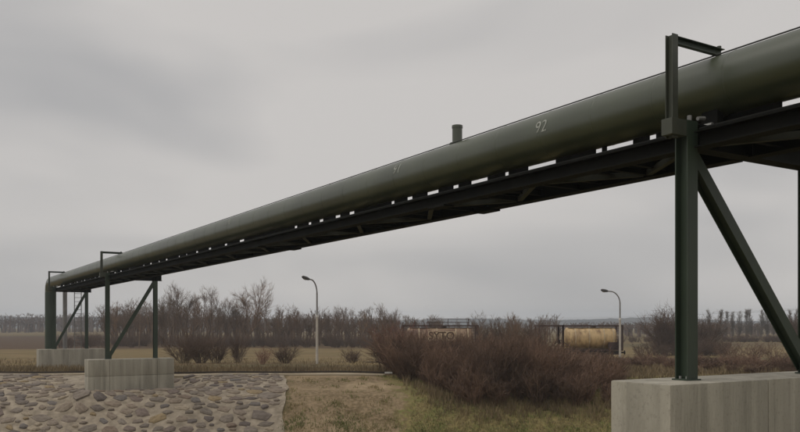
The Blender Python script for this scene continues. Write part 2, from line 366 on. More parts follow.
for X, Y, a, bb in placed:
    e = 0.3
    nx = -(float(gz(X + e, Y)) - float(gz(X - e, Y))) / (2 * e); ny = -(float(gz(X, Y + e)) - float(gz(X, Y - e))) / (2 * e)
    q = Vector((nx, ny, 1)).normalized().to_track_quat('Z', 'Y')
    o = link('stone', r.choice(SM), rev, (X, Y, float(gz(X, Y)) + 0.05))
    o.rotation_mode = 'QUATERNION'
    o.rotation_quaternion = Vector((0, 0, 1)).rotation_difference(Vector((nx, ny, 1)).normalized()) @ Matrix.Rotation(r.choice((0, math.pi)) + r.gauss(-0.25, 0.3), 3, 'Z').to_quaternion()
    o.scale = (a, bb, r.uniform(0.7, 1.25))

# sandy coping along the bank's crest, and the dark rail lying behind it
mb = MB(); xsr = np.linspace(-46, -0.9, 60)
for i in range(len(xsr) - 1):
    x0, x1 = xsr[i], xsr[i + 1]
    vs = []
    for x in (x0, x1):
        for yy, dz in ((46.55, -0.1), (46.55, 0.075), (47.0, 0.085), (47.0, -0.1)): vs.append((x, yy + 0.05 * math.sin(x * 0.8), float(gz(x, yy)) + dz))
    mb.add(vs, [(0, 1, 5, 4), (1, 2, 6, 5), (2, 3, 7, 6)])
props(mb.obj('crest_path', M['coping'], smooth=False), 'narrow pale sandy strip along the top of the stone bank', 'path', kind='structure')
e = empty('bank_rail', (-24, 47.2, float(gz(-24, 47.2))), 0, 'long dark rusty rail lying on short stands along the top of the bank', 'rail')
mb = MB(); X0, Z0 = -24, float(gz(-24, 47.2))
pts = [(x - X0, 0, float(gz(x, 47.2)) + 0.13 - Z0) for x in np.linspace(-46, -0.9, 40)]
for i in range(len(pts) - 1): mb.bar(pts[i], pts[i + 1], 0.08, 0.10)
mb.obj('rail', M['rail'], e)
for x in np.linspace(-45, -1.5, 16):
    MB().box(x - X0 - 0.06, x - X0 + 0.06, -0.09, 0.09, float(gz(x, 47.2)) - Z0 - 0.15, float(gz(x, 47.2)) - Z0 + 0.1).obj('stand', M['rail'], e)
MB().box(-0.9 - X0, -0.45 - X0, -0.05, 0.05, float(gz(-0.6, 47.2)) - Z0 + 0.08, float(gz(-0.6, 47.2)) - Z0 + 0.18).obj('end_cap', M['white'], e, bevel=0.01)['label'] = 'white painted end of the rail'

# ------------------------------------------------------------------ concrete foundations
def foundation(t0, zt, zb, s0, s1, half, label, joints_s, joints_z):
    X, Y = su(0, t0); e = empty('concrete_foundation', (X, Y, EZ + zt), TH, label, 'foundation', 'concrete foundations of the pipe bridge')
    ss = [s0] + joints_s + [s1]; zz = [zb - zt] + [z for z in joints_z] + [0]
    for i in range(len(ss) - 1):
        for j in range(len(zz) - 1):
            MB().box(ss[i] + (0.004 if i else 0), ss[i + 1] - (0.004 if i < len(ss) - 2 else 0), -half, half, zz[j] + (0.004 if j else 0), zz[j + 1] - (0.004 if j < len(zz) - 2 else 0)).obj('concrete_pour', M['concrete'], e, smooth=True, bevel=0.022)
    MB().box(s0 + 0.05, s1 - 0.05, -half + 0.05, half - 0.05, zb - zt + 0.05, -0.05).obj('core', M['concrete'], e)
    return e
foundation(T1, BASE1, -2.5, -0.93, 3.85, 0.5, 'large pale concrete foundation block in the right foreground', [1.1], [])
foundation(T2, BASE2, -4.5, -1.07, 3.42, 0.5, 'concrete foundation block set into the stone bank', [0.02, 2.5], [-0.88])
foundation(T3, BASE3, -3.7, -1.08, 3.5, 0.55, 'far concrete foundation block partly hidden behind the one in the stone bank', [0.9], [])

# ------------------------------------------------------------------ support frames
GB, GT = 2.41, 2.63           # girder bottom and top
XB, XT = 2.42, 2.75           # crossbeam
PS, PZ, PR = 0.70, 3.369, 0.4217   # pipe axis and radius
def frame(t0, base, w, brace, right_end, label):
    X, Y = su(0, t0); e = empty('support_frame', (X, Y, EZ + base), TH, label, 'support frame', 'green steel support frames')
    Z = lambda z: z - base
    for k, s in enumerate((0, w)):
        top = Z(2.78) if k == 0 else Z(XB) - 0.001
        p = MB().ibeam((s, 0, 0.02), (s, 0, top), 0.21, 0.21, 0.017, 0.012, up=(0, 1, 0)).obj('post', M['steel'], e)
        MB().box(s - 0.135, s + 0.135, -0.135, 0.135, 0, 0.019).obj('base_plate', M['steel'], p)
        for dx in (-0.058, 0.058):
            for dy in (-0.055, 0.055):
                MB().tube([(s + dx, dy, 0.0191), (s + dx, dy, 0.055)], 0.018, 6).obj('anchor_bolt', M['galv'], p)
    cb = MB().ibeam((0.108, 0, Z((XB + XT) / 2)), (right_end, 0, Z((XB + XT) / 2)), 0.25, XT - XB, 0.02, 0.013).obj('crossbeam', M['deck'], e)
    for s in (0.55, 1.3, w): MB().box(s - 0.008, s + 0.008, -0.115, 0.115, Z(XB) + 0.021, Z(XT) - 0.021).obj('stiffener', M['deck'], cb)
    if brace == 'down': a, q = (0.06, 0, Z(2.33)), (w - 0.09, 0, 0.1)
    else: a, q = (0.09, 0, 0.14), (w - 0.06, 0, Z(2.36))
    br = MB().ibeam(a, q, 0.165, 0.18, 0.014, 0.01, up=(0, 1, 0)).obj('brace', M['steel'], e)
    for pt, sg in ((a, 1), (q, -1)):
        MB().box(pt[0] - 0.02 if sg > 0 else pt[0] - 0.12, pt[0] + 0.12 if sg > 0 else pt[0] + 0.02, -0.006, 0.006, pt[2] - 0.15, pt[2] + 0.15).obj('gusset', M['steel'], br)
    # guide post left of the pipe, with an arm over its top
    u = MB().ibeam((-0.30, 0, Z(2.53)), (-0.30, 0, Z(3.92)), 0.11, 0.12, 0.011, 0.009, up=(0, 1, 0)).obj('guide_post', M['lightsteel'], e)
    MB().box(-0.40, -0.106, -0.09, 0.09, Z(2.56), Z(2.78)).obj('bracket', M['lightsteel'], u, bevel=0.006)
    arm = MB().channel((-0.24, 0, Z(3.862)), (0.78, 0, Z(3.862)), 0.07, 0.105, 0.009).obj('guide_arm', M['steel'], e)
    MB().tube([(0.70, 0, Z(3.916)), (0.70, 0, Z(3.95))], 0.03, 8).obj('clamp', M['lightsteel'], arm)
    # bearing pads and clamps carrying the pipe over the crossbeam
    for s in (0.56, 0.84):
        b_ = MB().box(s - 0.07, s + 0.07, -0.13, 0.13, Z(XT), Z(PZ) - math.sqrt(PR ** 2 - (abs(s - PS) + 0.0) ** 2) + 0.03).obj('bearing', M['deck'], e)
        MB().tube([(s - 0.11, -0.08, Z(XT) + 0.04), (s - 0.11, 0.08, Z(XT) + 0.04)], 0.035, 8).obj('bearing_roller', M['galv'], b_)
    MB().tube([(0.16, -0.06, Z(2.84)), (0.30, -0.06, Z(2.86))], 0.028, 8).obj('clamp', M['galv'], e)
    MB().tube([(0.0, -0.05, Z(2.781)), (0.0, -0.05, Z(2.86))], 0.03, 8).obj('clamp', M['galv'], e)
    return e
frame(T1, BASE1, 2.86, 'down', 3.2, 'tall dark green steel support frame standing on the near concrete block')
frame(T2, BASE2, 2.52, 'up', 2.86, 'green steel support frame with diagonal brace on the block in the stone bank')
frame(T3, BASE3, 2.27, 'up', 2.6, 'farthest small steel support frame by the downturn of the pipe')

# ------------------------------------------------------------------ girder decks under the pipe
def pix_t(x, s):              # place along the bridge of something seen at column x on line s
    return (FPX / CT * (C0 + s) / (x + 93) - (C0 + s) * ST) / CT
GAPS = [(209, 211), (225, 227), (240, 244), (295, 297), (309, 311), (320, 323), (336, 340), (350, 354), (392, 394), (408, 412), (428, 438), (454, 458), (472, 487), (506, 508), (529, 540), (545, 555), (597, 601), (608, 632), (651, 655), (700, 706), (784, 830)]
GAPT = sorted((pix_t(b_, PS) - 0.03, pix_t(a, PS) + 0.03) for a, b_ in GAPS)      # daylight gaps between the cradles, along the bridge
def deck(ta, tb, label, splices=()):
    X, Y = su(0, ta); e = empty('pipe_deck', (X, Y, EZ + GB), TH, label, 'girder deck', 'girder decks under the pipe')
    ln = tb - ta; h = GT - GB; r = random.Random(int(ta * 10)); hf = h + 0.14
    for s, hh in ((0.12, h), (1.30, hf)):
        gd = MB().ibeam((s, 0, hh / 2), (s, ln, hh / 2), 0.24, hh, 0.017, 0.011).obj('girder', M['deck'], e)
        for sp in splices:
            MB().box(s - 0.13, s + 0.13, sp - ta - 0.28, sp - ta + 0.28, -0.034, -0.001).obj('splice_plate', M['deck'], gd)
    # cradles carrying the pipe, with short gaps between them
    gaps = [g_ for g_ in GAPT if ta + 0.2 < g_[0] and g_[1] < tb - 0.2]
    y = gaps[-1][1] + 1.3 if gaps else ta + 1.2
    while y < tb - 1: gaps.append((y, y + r.uniform(0.1, 0.3))); y += r.uniform(0.9, 2.0)
    ends = [ta + 0.03] + [v for g_ in gaps for v in g_] + [tb - 0.03]
    for a, q in zip(ends[0::2], ends[1::2]):
        if q - a < 0.08: continue
        zb = h - 0.017; pts = []
        for k in range(7):
            an = math.radians(-90 - 1.65 + 0.55 * k); pts.append((PS + math.cos(an) * (PR + 0.004), PZ - GB + math.sin(an) * (PR + 0.004)))
        prof = pts + [(PS + 0.012, zb), (PS - 0.012, zb)]
        nn = len(prof); vs = [(x, yy - ta, z) for yy in (a, q) for x, z in prof]
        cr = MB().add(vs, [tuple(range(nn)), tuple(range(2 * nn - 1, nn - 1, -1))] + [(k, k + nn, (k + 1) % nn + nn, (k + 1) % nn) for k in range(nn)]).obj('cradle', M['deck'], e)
        m_ = max(1, round((q - a) / 0.9))
        for k in range(m_):
            y = a + (q - a) * (k + 0.5) / m_ - ta
            MB().channel((0.128, y, h - 0.083), (1.292, y, h - 0.083), 0.08, 0.13, 0.01).obj('cross_member', M['deck'], e)
    n = max(1, round(ln / 1.62)); st = ln / n
    for i in range(n):
        a, q = (0.245, 1.175) if i % 2 == 0 else (1.175, 0.245)
        MB().angle((a, i * st + 0.06, 0.07), (q, (i + 1) * st - 0.06, 0.07), 0.09, 0.012).obj('diagonal', M['diag'], e)
        if i: MB().channel((0.13, i * st, 0.085), (1.29, i * st, 0.085), 0.07, 0.1, 0.009).obj('strut', M['deck'], e)
    MB().tube([(0.10, 0.02, h + 0.031), (0.10, ln - 0.02, h + 0.031)], 0.031, 10).obj('conduit', M['deck'], e, smooth=True)
    MB().channel((0.36, 0.0, h + 0.01), (0.36, ln, h + 0.01), 0.16, 0.06, 0.004, up=(1, 0, 0)).obj('cable_tray', M['deck'], e)
    return e
deck(-6.5, T1 - 0.127, 'near end of the girder deck right of the tall support frame')
deck(T1 + 0.127, T2 - 0.127, 'long dark girder deck carrying the pipe across the middle of the picture', (pix_t(487, 1.3), pix_t(294, 1.3)))
deck(T2 + 0.127, T3 - 0.127, 'far girder deck between the two distant support frames')

# ------------------------------------------------------------------ the pipe
TE = 69.3; ER = 0.75          # where it turns down, elbow radius
X, Y = su(PS, T1)
pipe = empty('insulated_pipe', (X, Y, EZ + PZ), TH, 'long thick olive green insulated pipe running from upper right to far left', 'pipe')
def ring_mesh(name, prof, n, m, sharp=50):
    """lathe about local y: prof = [(y, r)]"""
    vs = [(math.cos(2 * math.pi * k / n) * rr, yy, math.sin(2 * math.pi * k / n) * rr) for yy, rr in prof for k in range(n)]
    fs = [(i * n + k, (i + 1) * n + k, (i + 1) * n + (k + 1) % n, i * n + (k + 1) % n) for i in range(len(prof) - 1) for k in range(n)]
    me = bpy.data.meshes.new(name); me.from_pydata(vs, [], fs); me.materials.append(m)
    bm = bmesh.new(); bm.from_mesh(me); bmesh.ops.recalc_face_normals(bm, faces=bm.faces); bm.to_mesh(me); bm.free()
    me.polygons.foreach_set('use_smooth', [True] * len(me.polygons)); me.set_sharp_from_angle(angle=math.radians(sharp)); return me
SEG = 1.25
seg_me = ring_mesh('cladding_sheet', [(0, PR - 0.012), (0, PR - 0.001), (SEG - 0.05, PR - 0.001), (SEG - 0.046, PR + 0.002), (SEG - 0.034, PR + 0.002), (SEG - 0.03, PR - 0.001), (SEG + 0.02, PR - 0.002), (SEG + 0.02, PR - 0.012)], 64, M['clad'], 15)
tA = -6.6; nseg = int((TE - ER - tA) / SEG) + 1; SEGS = (TE - ER - tA) / nseg
for i in range(nseg):
    o = link('cladding_sheet', seg_me, pipe, (0, tA + i * SEGS - T1, 0)); o.scale = (1, SEGS / SEG, 1)
    o.rotation_euler = (0, rng.uniform(-0.3, 0.3), 0)
pts = [(0, TE - ER - T1 + ER * math.sin(a), -ER + ER * math.cos(a)) for a in np.linspace(0, math.pi / 2, 9)]
MB().tube(pts, PR - 0.004, 40).obj('elbow', M['clad'], pipe, smooth=True)
XR, YR = su(PS, TE)
MB().tube([(0, TE - T1, -ER + 0.01), (0, TE - T1, float(gz(XR, YR)) - EZ - PZ - 0.3)], PR - 0.002, 40).obj('riser', M['steel'], pipe, smooth=True)
tv = pix_t(456.5, PS) - T1
vst = MB().tube([(0.02, tv, PR - 0.06), (0.02, tv, 0.76), (0.02, tv, 0.762)], [0.105, 0.105, 0.09], 20).obj('vent_stub', M['clad'], pipe, smooth=True)
MB().tube([(0.02, tv, 0.755), (0.02, tv, 0.81)], 0.114, 20).obj('vent_cap', M['clad'], vst, smooth=True)
MB().tube([(0.02, tv, PR - 0.05), (0.02, tv, PR + 0.02)], 0.16, 20).obj('collar', M['clad'], vst, smooth=True)
def stencil(txt, xpix, ypix, size):
    cu = bpy.data.curves.new('stencil_number', 'FONT'); cu.body = txt; cu.size = size; cu.align_x = 'CENTER'; cu.align_y = 'CENTER'; cu.resolution_u = 3
    tmp = bpy.data.objects.new('tmp', cu); me = bpy.data.meshes.new_from_object(tmp); bpy.data.objects.remove(tmp)
    # foot of the sight line on the pipe's near flank
    best = None
    for a in np.linspace(math.radians(80), math.radians(260), 400):
        s = PS + PR * math.cos(a); z = PZ + PR * math.sin(a); t_ = pix_t(xpix, s); xx, yy = su(s, t_)
        er = abs(HY - FPX * z / yy - ypix)
        if (math.cos(a) * -1) > 0.05 and (best is None or er < best[0]): best = (er, a, t_)
    _, a0, t_ = best; rr = PR + 0.004
    bm = bmesh.new(); bm.from_mesh(me); bmesh.ops.triangulate(bm, faces=bm.faces)
    bmesh.ops.subdivide_edges(bm, edges=list(bm.edges), cuts=4, use_grid_fill=True)
    for v in bm.verts:
        a = a0 - v.co.y / PR; v.co = Vector((math.cos(a) * rr, t_ - T1 - v.co.x, math.sin(a) * rr))
    bmesh.ops.recalc_face_normals(bm, faces=bm.faces); bm.to_mesh(me); bm.free(); me.materials.clear(); me.materials.append(M['paint'])
    o = link('stencil_number', me, pipe); o['label'] = 'white stencilled number ' + txt
stencil('92', 541, 127, 0.31); stencil('91', 397, 169, 0.33); stencil('90', 229, 222, 0.33)

# thin cable above the pipe
X, Y = su(PS - 0.13, T1)
pts = []
ks = [(-6.6, 0.423), (T1, 0.420), (T2, 0.420), (T3, 0.420), (TE - ER, 0.418)]
for i in range(len(ks) - 1):
    for j in range(10):
        f = j / 10; sag = 0.0
        pts.append((0.006 * math.sin(len(pts) * 2.1), ks[i][0] + (ks[i + 1][0] - ks[i][0]) * f - T1, ks[i][1] + (ks[i + 1][1] - ks[i][1]) * f - sag))
pts.append((0, ks[-1][0] - T1, ks[-1][1]))
props(MB().tube(pts, 0.011, 6).obj('cable', M['cable'], None, loc=(X, Y, EZ + PZ), rot=(0, 0, TH)), 'thin black cable lying along the top of the green pipe', 'cable')

# ladder and grey pipe at the far frame
tl = T3 + 0.5; X, Y = su(1.75, tl)
e = empty('ladder', (X, Y, EZ + BASE3), TH, 'thin steel ladder standing on the far foundation block', 'ladder')
H = XT - BASE3 + 0.1
for s in (-0.24, 0.24): MB().bar((s, 0, 0), (s, 0, H), 0.05, 0.05, up=(0, 1, 0)).obj('rail', M['greypipe'], e)
rm = MB().tube([(-0.215, 0, 0), (0.215, 0, 0)], 0.018, 6).mesh('rung', M['greypipe'])
for k in range(15): link('rung', rm, e, (0, 0, 0.2 + k * 0.3))
sg = at(65, 320, 63); gzz = float(gz(sg.x, sg.y))
e = empty('grey_standpipe', (sg.x, sg.y, gzz), 0, 'pale grey vertical pipe standing behind the far foundation block', 'pipe')
MB().tube([(0, 0, -0.3), (0, 0, 6.0)], 0.16, 16).obj('tube', M['greypipe'], e, smooth=True)
for z in (0.5, 3.0, 5.95): MB().tube([(0, 0, z), (0, 0, z + 0.05)], 0.22, 16).obj('flange', M['greypipe'], e, smooth=True)

# ------------------------------------------------------------------ street lamps
def lamp(x, Y, label, h1, htop, reach, fwd):
    X = (x - HX) / FPX * Y; z0 = float(gz(X, Y))
    e = empty('street_lamp', (X, Y, z0), 0, label, 'street lamp', 'street lamps beyond the bank')
    MB().tube([(0, 0, -0.3), (0, 0, h1)], [0.125, 0.095], 14).obj('pole_base', M['pole'], e, smooth=True)
    MB().tube([(0, 0, h1 - 0.03), (0, 0, h1 + 0.18)], 0.125, 14).obj('collar', M['white'], e, smooth=True)
    hb = htop - 1.3; d = Vector((-reach, -fwd, 0))
    pts = [Vector((0, 0, h1 + 0.1)), Vector((0, 0, hb))] + [Vector((0, 0, hb)) + d * (1 - math.cos(a)) * 0.8 + Vector((0, 0, 1.2 * math.sin(a))) for a in np.linspace(0.15, math.pi / 2, 9)]
    pts.append(pts[-1] + d * 0.22 + Vector((0, 0, 0.02)))
    MB().tube(pts, [0.075] * 2 + [0.06] * (len(pts) - 2), 10).obj('arm', M['polegrey'], e, smooth=True)
    a = pts[-1]; dn = (d + Vector((0, 0, 0.22))).normalized()
    hd = MB().tube([a - dn * 0.08, a + dn * 0.02, a + dn * 0.25, a + dn * 0.6, a + dn * 0.72], [0.06, 0.11, 0.15, 0.13, 0.05], 12).obj('lamp_head', M['lamphead'], e, smooth=True)
    b_ = a - Vector((0, 0, 0.1))
    MB().tube([b_ + dn * 0.2, b_ + dn * 0.3, b_ + dn * 0.52, b_ + dn * 0.6], [0.03, 0.085, 0.085, 0.03], 10).obj('lamp_glass', M['glass'], hd, smooth=True)
lamp(317, 68, 'street lamp with curved neck standing alone in front of the bare wood', 4.0, 7.25, 0.62, 0.55)
lamp(620, 79.5, 'street lamp with curved neck at the end of the yellow tank', 4.3, 7.2, 1.3, 0.3)

# ------------------------------------------------------------------ railway siding with tank containers on flat wagons
YR = 81.0; RZ = EZ - 3.75
mb = MB(); L0, L1 = -4.0, 70.0
mb.add([(L0, YR - 2.4, RZ - 0.9), (L0, YR - 1.5, RZ - 0.16), (L0, YR + 1.5, RZ - 0.16), (L0, YR + 2.4, RZ - 0.9), (L1, YR - 2.4, RZ - 0.9), (L1, YR - 1.5, RZ - 0.16), (L1, YR + 1.5, RZ - 0.16), (L1, YR + 2.4, RZ - 0.9)],
       [(0, 1, 5, 4), (1, 2, 6, 5), (2, 3, 7, 6), (0, 3, 2, 1), (4, 5, 6, 7)])
bed = props(mb.obj('railway_bed', M['ballast']), 'low ballast bed of the siding under the tank wagons', 'railway', kind='structure')
for yy in (-0.7525, 0.7525):
    MB().ibeam((L0 + 0.5, YR + yy, RZ - 0.075), (L1 - 0.5, YR + yy, RZ - 0.075), 0.09, 0.15, 0.03, 0.02).obj('rail', M['rail'], bed)
sl = MB().box(-0.12, 0.12, -1.3, 1.3, -0.1, 0.008).mesh('sleeper', M['rail'])
for k in range(60): link('sleeper', sl, bed, (L0 + 1 + k * 0.62, YR, RZ - 0.159))
def wagon(xc, ln, label):
    e = empty('flat_wagon', (xc, YR, RZ), 0, label, 'railway wagon', 'flat wagons on the siding')
    for yy in (-1.05, 1.05): MB().ibeam((-ln / 2, yy, 0.98), (ln / 2, yy, 0.98), 0.2, 0.38, 0.03, 0.02).obj('side_sill', M['wagon'], e)
    for k in range(5):
        x = -ln / 2 + 0.12 + k * (ln - 0.24) / 4; MB().box(x - 0.1, x + 0.1, -0.94, 0.94, 0.85, 1.12).obj('cross_sill', M['wagon'], e)
    for x in (-ln / 2 + 1.6, ln / 2 - 1.6):
        for yy in (-1, 1):
            wl = ring_mesh('wheel', [(-0.065, 0.05), (-0.065, 0.40), (-0.05, 0.46), (0.05, 0.46), (0.065, 0.40), (0.065, 0.05)], 24, M['wagon'])
            o = link('wheel', wl, e, (x, yy * 0.78, 0.4605))
            MB().box(x - 0.18, x + 0.18, yy * 0.95 - 0.1, yy * 0.95 + 0.1, 0.35, 0.78).obj('axle_box', M['wagon'], e, bevel=0.02)
        MB().tube([(x, -0.95, 0.4605), (x, 0.95, 0.4605)], 0.08, 10).obj('axle', M['wagon'], e)
    for sx in (-1, 1):
        for yy in (-0.875, 0.875):
            b_ = MB().tube([(sx * ln / 2, yy, 1.0), (sx * (ln / 2 + 0.5), yy, 1.0)], 0.09, 10).obj('buffer', M['wagon'], e)
            MB().tube([(sx * (ln / 2 + 0.5), yy, 1.0), (sx * (ln / 2 + 0.55), yy, 1.0)], 0.22, 16).obj('buffer_head', M['wagon'], b_)
def tank_container(xc, ln, tank_m, label, tank=True, sign=None, rails=False):
    z0 = RZ + 1.172; Hc = 2.578
    e = empty('tank_container', (xc, YR, z0), 0, label, 'tank container', 'tank containers on the siding')
    hx, hy, b_ = ln / 2 - 0.075, 1.22 - 0.075, 0.15
    for sx in (-1, 1):
        for sy in (-1, 1): MB().box(sx * hx - b_ / 2, sx * hx + b_ / 2, sy * hy - b_ / 2, sy * hy + b_ / 2, 0, Hc).obj('corner_post', M['frame'], e)
        for z in (0.09, Hc - 0.09): MB().box(sx * hx - 0.06, sx * hx + 0.06, -hy + 0.076, hy - 0.076, z - 0.085, z + 0.085).obj('end_rail', M['frame'], e)
        for sy in (-1, 1):
            MB().bar((sx * hx, sy * (hy - 0.08), 0.2), (sx * hx, sy * 0.35, 1.05), 0.08, 0.08).obj('end_brace', M['frame'], e)
    for sy in (-1, 1):
        for z in (0.09, Hc - 0.09): MB().box(-hx + 0.076, hx - 0.076, sy * hy - 0.055, sy * hy + 0.055, z - 0.07, z + 0.07).obj('side_rail', M['frame'], e)
        for sx in (-1, 1):
            MB().bar((sx * (hx - 0.08), sy * hy, 0.85), (sx * (hx - 1.0), sy * hy, 0.18), 0.06, 0.08).obj('side_brace', M['frame'], e)
    if tank:
        tl_, R = ln / 2 - 0.35, 1.06; zc = 1.27
        prof = [(-tl_ - 0.02, 0.02)] + [(-tl_ + 0.38 * (1 - math.sin(a)), R * math.cos(a) if math.cos(a) > 0.02 else 0.02) for a in np.linspace(math.pi / 2 - 0.05, 0, 8)]
        prof = prof + [(-y_, r_) for y_, r_ in reversed(prof)]
        tk = link('tank', ring_mesh('tank', prof, 40, tank_m), e, (0, 0, zc), (0, 0, math.pi / 2))
        for x in (-tl_ * 0.62, -tl_ * 0.1, tl_ * 0.45, tl_ * 0.8):
            link('band', ring_mesh('band', [(-0.05, R - 0.01), (-0.05, R + 0.025), (0.05, R + 0.025), (0.05, R - 0.01)], 40, M['band']), tk, (0, -x, 0))
        wk = MB().box(-tl_ + 0.3, tl_ - 0.2, -0.55, -0.05, Hc - 0.14, Hc - 0.09).obj('walkway', M['wagon'], e)
        MB().tube([(0.4, 0.3, zc + R - 0.05), (0.4, 0.3, Hc - 0.03)], 0.28, 16).obj('manhole', M['wagon'], e)
        # dark valve cabinet and ladder on the right end
        MB().box(hx - 1.35, hx - 0.3, -hy + 0.1, -hy + 0.25, 0.2, 0.85).obj('valve_cabinet', M['frame'], e)
        ld = MB()
        for x in (hx - 0.62, hx - 0.22): ld.bar((x, -hy - 0.02, 0.15), (x, -hy - 0.02, Hc - 0.2), 0.04, 0.04, up=(0, 1, 0))
        for k in range(8): ld.bar((hx - 0.62, -hy - 0.02, 0.3 + k * 0.28), (hx - 0.22, -hy - 0.02, 0.3 + k * 0.28), 0.03, 0.03)
        ld.obj('ladder', M['frame'], e)
    if sign:
        sx0, sx1, sz0, sz1 = sign[1:]
        pn = MB().box(sx0, sx1, -hy - 0.13, -hy - 0.07, sz0, sz1).obj('sign_panel', M['panel'], e)
        cu = bpy.data.curves.new('lettering', 'FONT'); cu.body = sign[0]; cu.size = 1.05; cu.align_x = 'CENTER'; cu.align_y = 'CENTER'; cu.extrude = 0.004; cu.offset = 0.014
        tmp = bpy.data.objects.new('tmp', cu); me = bpy.data.meshes.new_from_object(tmp); bpy.data.objects.remove(tmp)
        me.materials.clear(); me.materials.append(M['letter'])
        link('lettering', me, pn, ((sx0 + sx1) / 2, -hy - 0.136, (sz0 + sz1) / 2), (math.pi / 2, 0, 0))
    if rails:
        for z in (Hc + 0.28, Hc + 0.62): MB().bar((-1.4, -0.5, z), (2.9, -0.5, z), 0.05, 0.05).obj('hand_rail', M['frame'], e)
        for x in (-1.3, 0.8, 2.8): MB().bar((x, -0.5, Hc - 0.14), (x, -0.5, Hc + 0.62), 0.05, 0.05, up=(0, 1, 0)).obj('rail_post', M['frame'], e)
xw = lambda x: (x - HX) / FPX * YR
wagon((xw(503) + xw(617)) / 2, xw(617) - xw(503), 'dark flat wagon under the yellow tank container')
wagon((xw(383) + xw(492)) / 2, xw(492) - xw(383), 'dark flat wagon behind the thicket under the lettered container')
tank_container(xw(590), 6.06, M['tankyellow'], 'rusty yellow tank container in a brown frame beside the right street lamp')
tank_container(xw(549), 2.5, M['tankpale'], 'brown open container frame just left of the yellow tank', tank=False)
tank_container(xw(440), 7.6, M['tankpale'], 'pale stained tank container with a lettered cream panel behind the thicket', sign=('SYTO', -1.25, 1.45, 1.0, 1.95), rails=True)

# ------------------------------------------------------------------ bare trees and shrubs
def grow(seed, height, kind='tree', dense=1.0, thick=1.0):
    """returns (trunk segments, branch segments): arrays of p0(3) p1(3) r0 r1"""
    r = random.Random(seed); trunk, seg = [], []
    def limb(p, d, ln, rad, lvl, out_, steps, up, wob, tip=0.35):
        nodes = [(p.copy(), rad)]
        for i in range(steps):
            d = (d + Vector((r.uniform(-wob, wob), r.uniform(-wob, wob), r.uniform(-wob, wob) * 0.6 + up))).normalized()
            q = p + d * (ln / steps); f = (i + 1) / steps; rn = rad * (1 - (1 - tip) * f)
            out_.append((*p, *q, nodes[-1][1], rn)); p = q; nodes.append((p.copy(), rn))
        return nodes, d
    def side(d, spread):
        a = r.uniform(0, 2 * math.pi); o = Vector((math.cos(a), math.sin(a), 0)); o = o - d * o.dot(d)
        if o.length < 0.01: o = Vector((1, 0, 0))
        return (d * math.cos(spread) + o.normalized() * math.sin(spread)).normalized()
    def pick(nodes, lo, hi):
        f = r.uniform(lo, hi) * (len(nodes) - 1); i = min(int(f), len(nodes) - 2); u = f - i
        return nodes[i][0].lerp(nodes[i + 1][0], u), nodes[i][1] * (1 - u) + nodes[i + 1][1] * u, (nodes[i + 1][0] - nodes[i][0]).normalized(), f / (len(nodes) - 1)
    if kind in ('tree', 'poplar'):
        P = kind == 'poplar'
        stems = 1 if P or r.random() < 0.6 else 2
        for s_ in range(stems):
            nodes, _ = limb(Vector((r.uniform(-.3, .3) * s_, r.uniform(-.3, .3) * s_, -0.3)), Vector((r.uniform(-.12, .12) * (1 + s_), r.uniform(-.12, .12), 1)).normalized(), height * (0.93 if P else 0.82) * (1 - 0.15 * s_), height * (0.006 if P else 0.0125) * thick, 0, trunk, 8, 0.06, 0.03 if P else 0.07, 0.12)
            for i in range(int((26 if P else 15) * dense)):
                p, rad, d, f = pick(nodes, 0.14 if P else 0.28, 0.98)
                sp = math.radians(r.uniform(18, 30) if P else r.uniform(26, 62)); ln = height * ((0.22 * (1.1 - f) + 0.09) if P else (0.36 * (1.05 - f) + 0.12)) * r.uniform(0.75, 1.2)
                n1, _ = limb(p, side(d, sp), ln, max(rad * 0.5, 0.012), 1, seg, 4, 0.13, 0.14)
                for j in range(int((5 if P else 7) * dense)):
                    p2, r2, d2, f2 = pick(n1, 0.2, 1.0)
                    n2, _ = limb(p2, side(d2, math.radians(r.uniform(20, 55))), ln * r.uniform(0.28, 0.5), max(r2 * 0.55, 0.010) * thick, 2, seg, 2, 0.12, 0.18)
                    for k in range(int((3 if P else 7) * dense)):
                        p3, r3, d3, f3 = pick(n2, 0.15, 1.0)
                        limb(p3, side(d3, math.radians(r.uniform(15, 50))), r.uniform(0.35, 0.85) * height / 11, 0.0095 * thick, 3, seg, 1, 0.1, 0.2, 0.3)
    else:                     # shrub: many stems from one root
        for i in range(int(16 * dense)):
            a = r.uniform(0, 2 * math.pi); lean = r.uniform(0.05, 0.75)
            st_ = trunk if i < 1 else seg
            n1, _ = limb(Vector((math.cos(a) * 0.25, math.sin(a) * 0.25, -0.15)), Vector((math.cos(a) * lean, math.sin(a) * lean, 1)).normalized(), height * r.uniform(0.6, 1.0), 0.02 * thick, 1, st_, 4, 0.04, 0.15, 0.4)
            for j in range(int(6 * dense)):
                p2, r2, d2, f2 = pick(n1, 0.15, 1.0)
                n2, _ = limb(p2, side(d2, math.radians(r.uniform(20, 60))), height * r.uniform(0.22, 0.42), 0.011 * thick, 2, seg, 2, 0.10, 0.2, 0.5)
                for k in range(int(4 * dense)):
                    p3, r3, d3, f3 = pick(n2, 0.1, 1.0)
                    limb(p3, side(d3, math.radians(r.uniform(20, 60))), height * r.uniform(0.08, 0.2), 0.007 * thick, 3, seg, 1, 0.1, 0.2, 0.5)
    return np.array(trunk), np.array(seg)
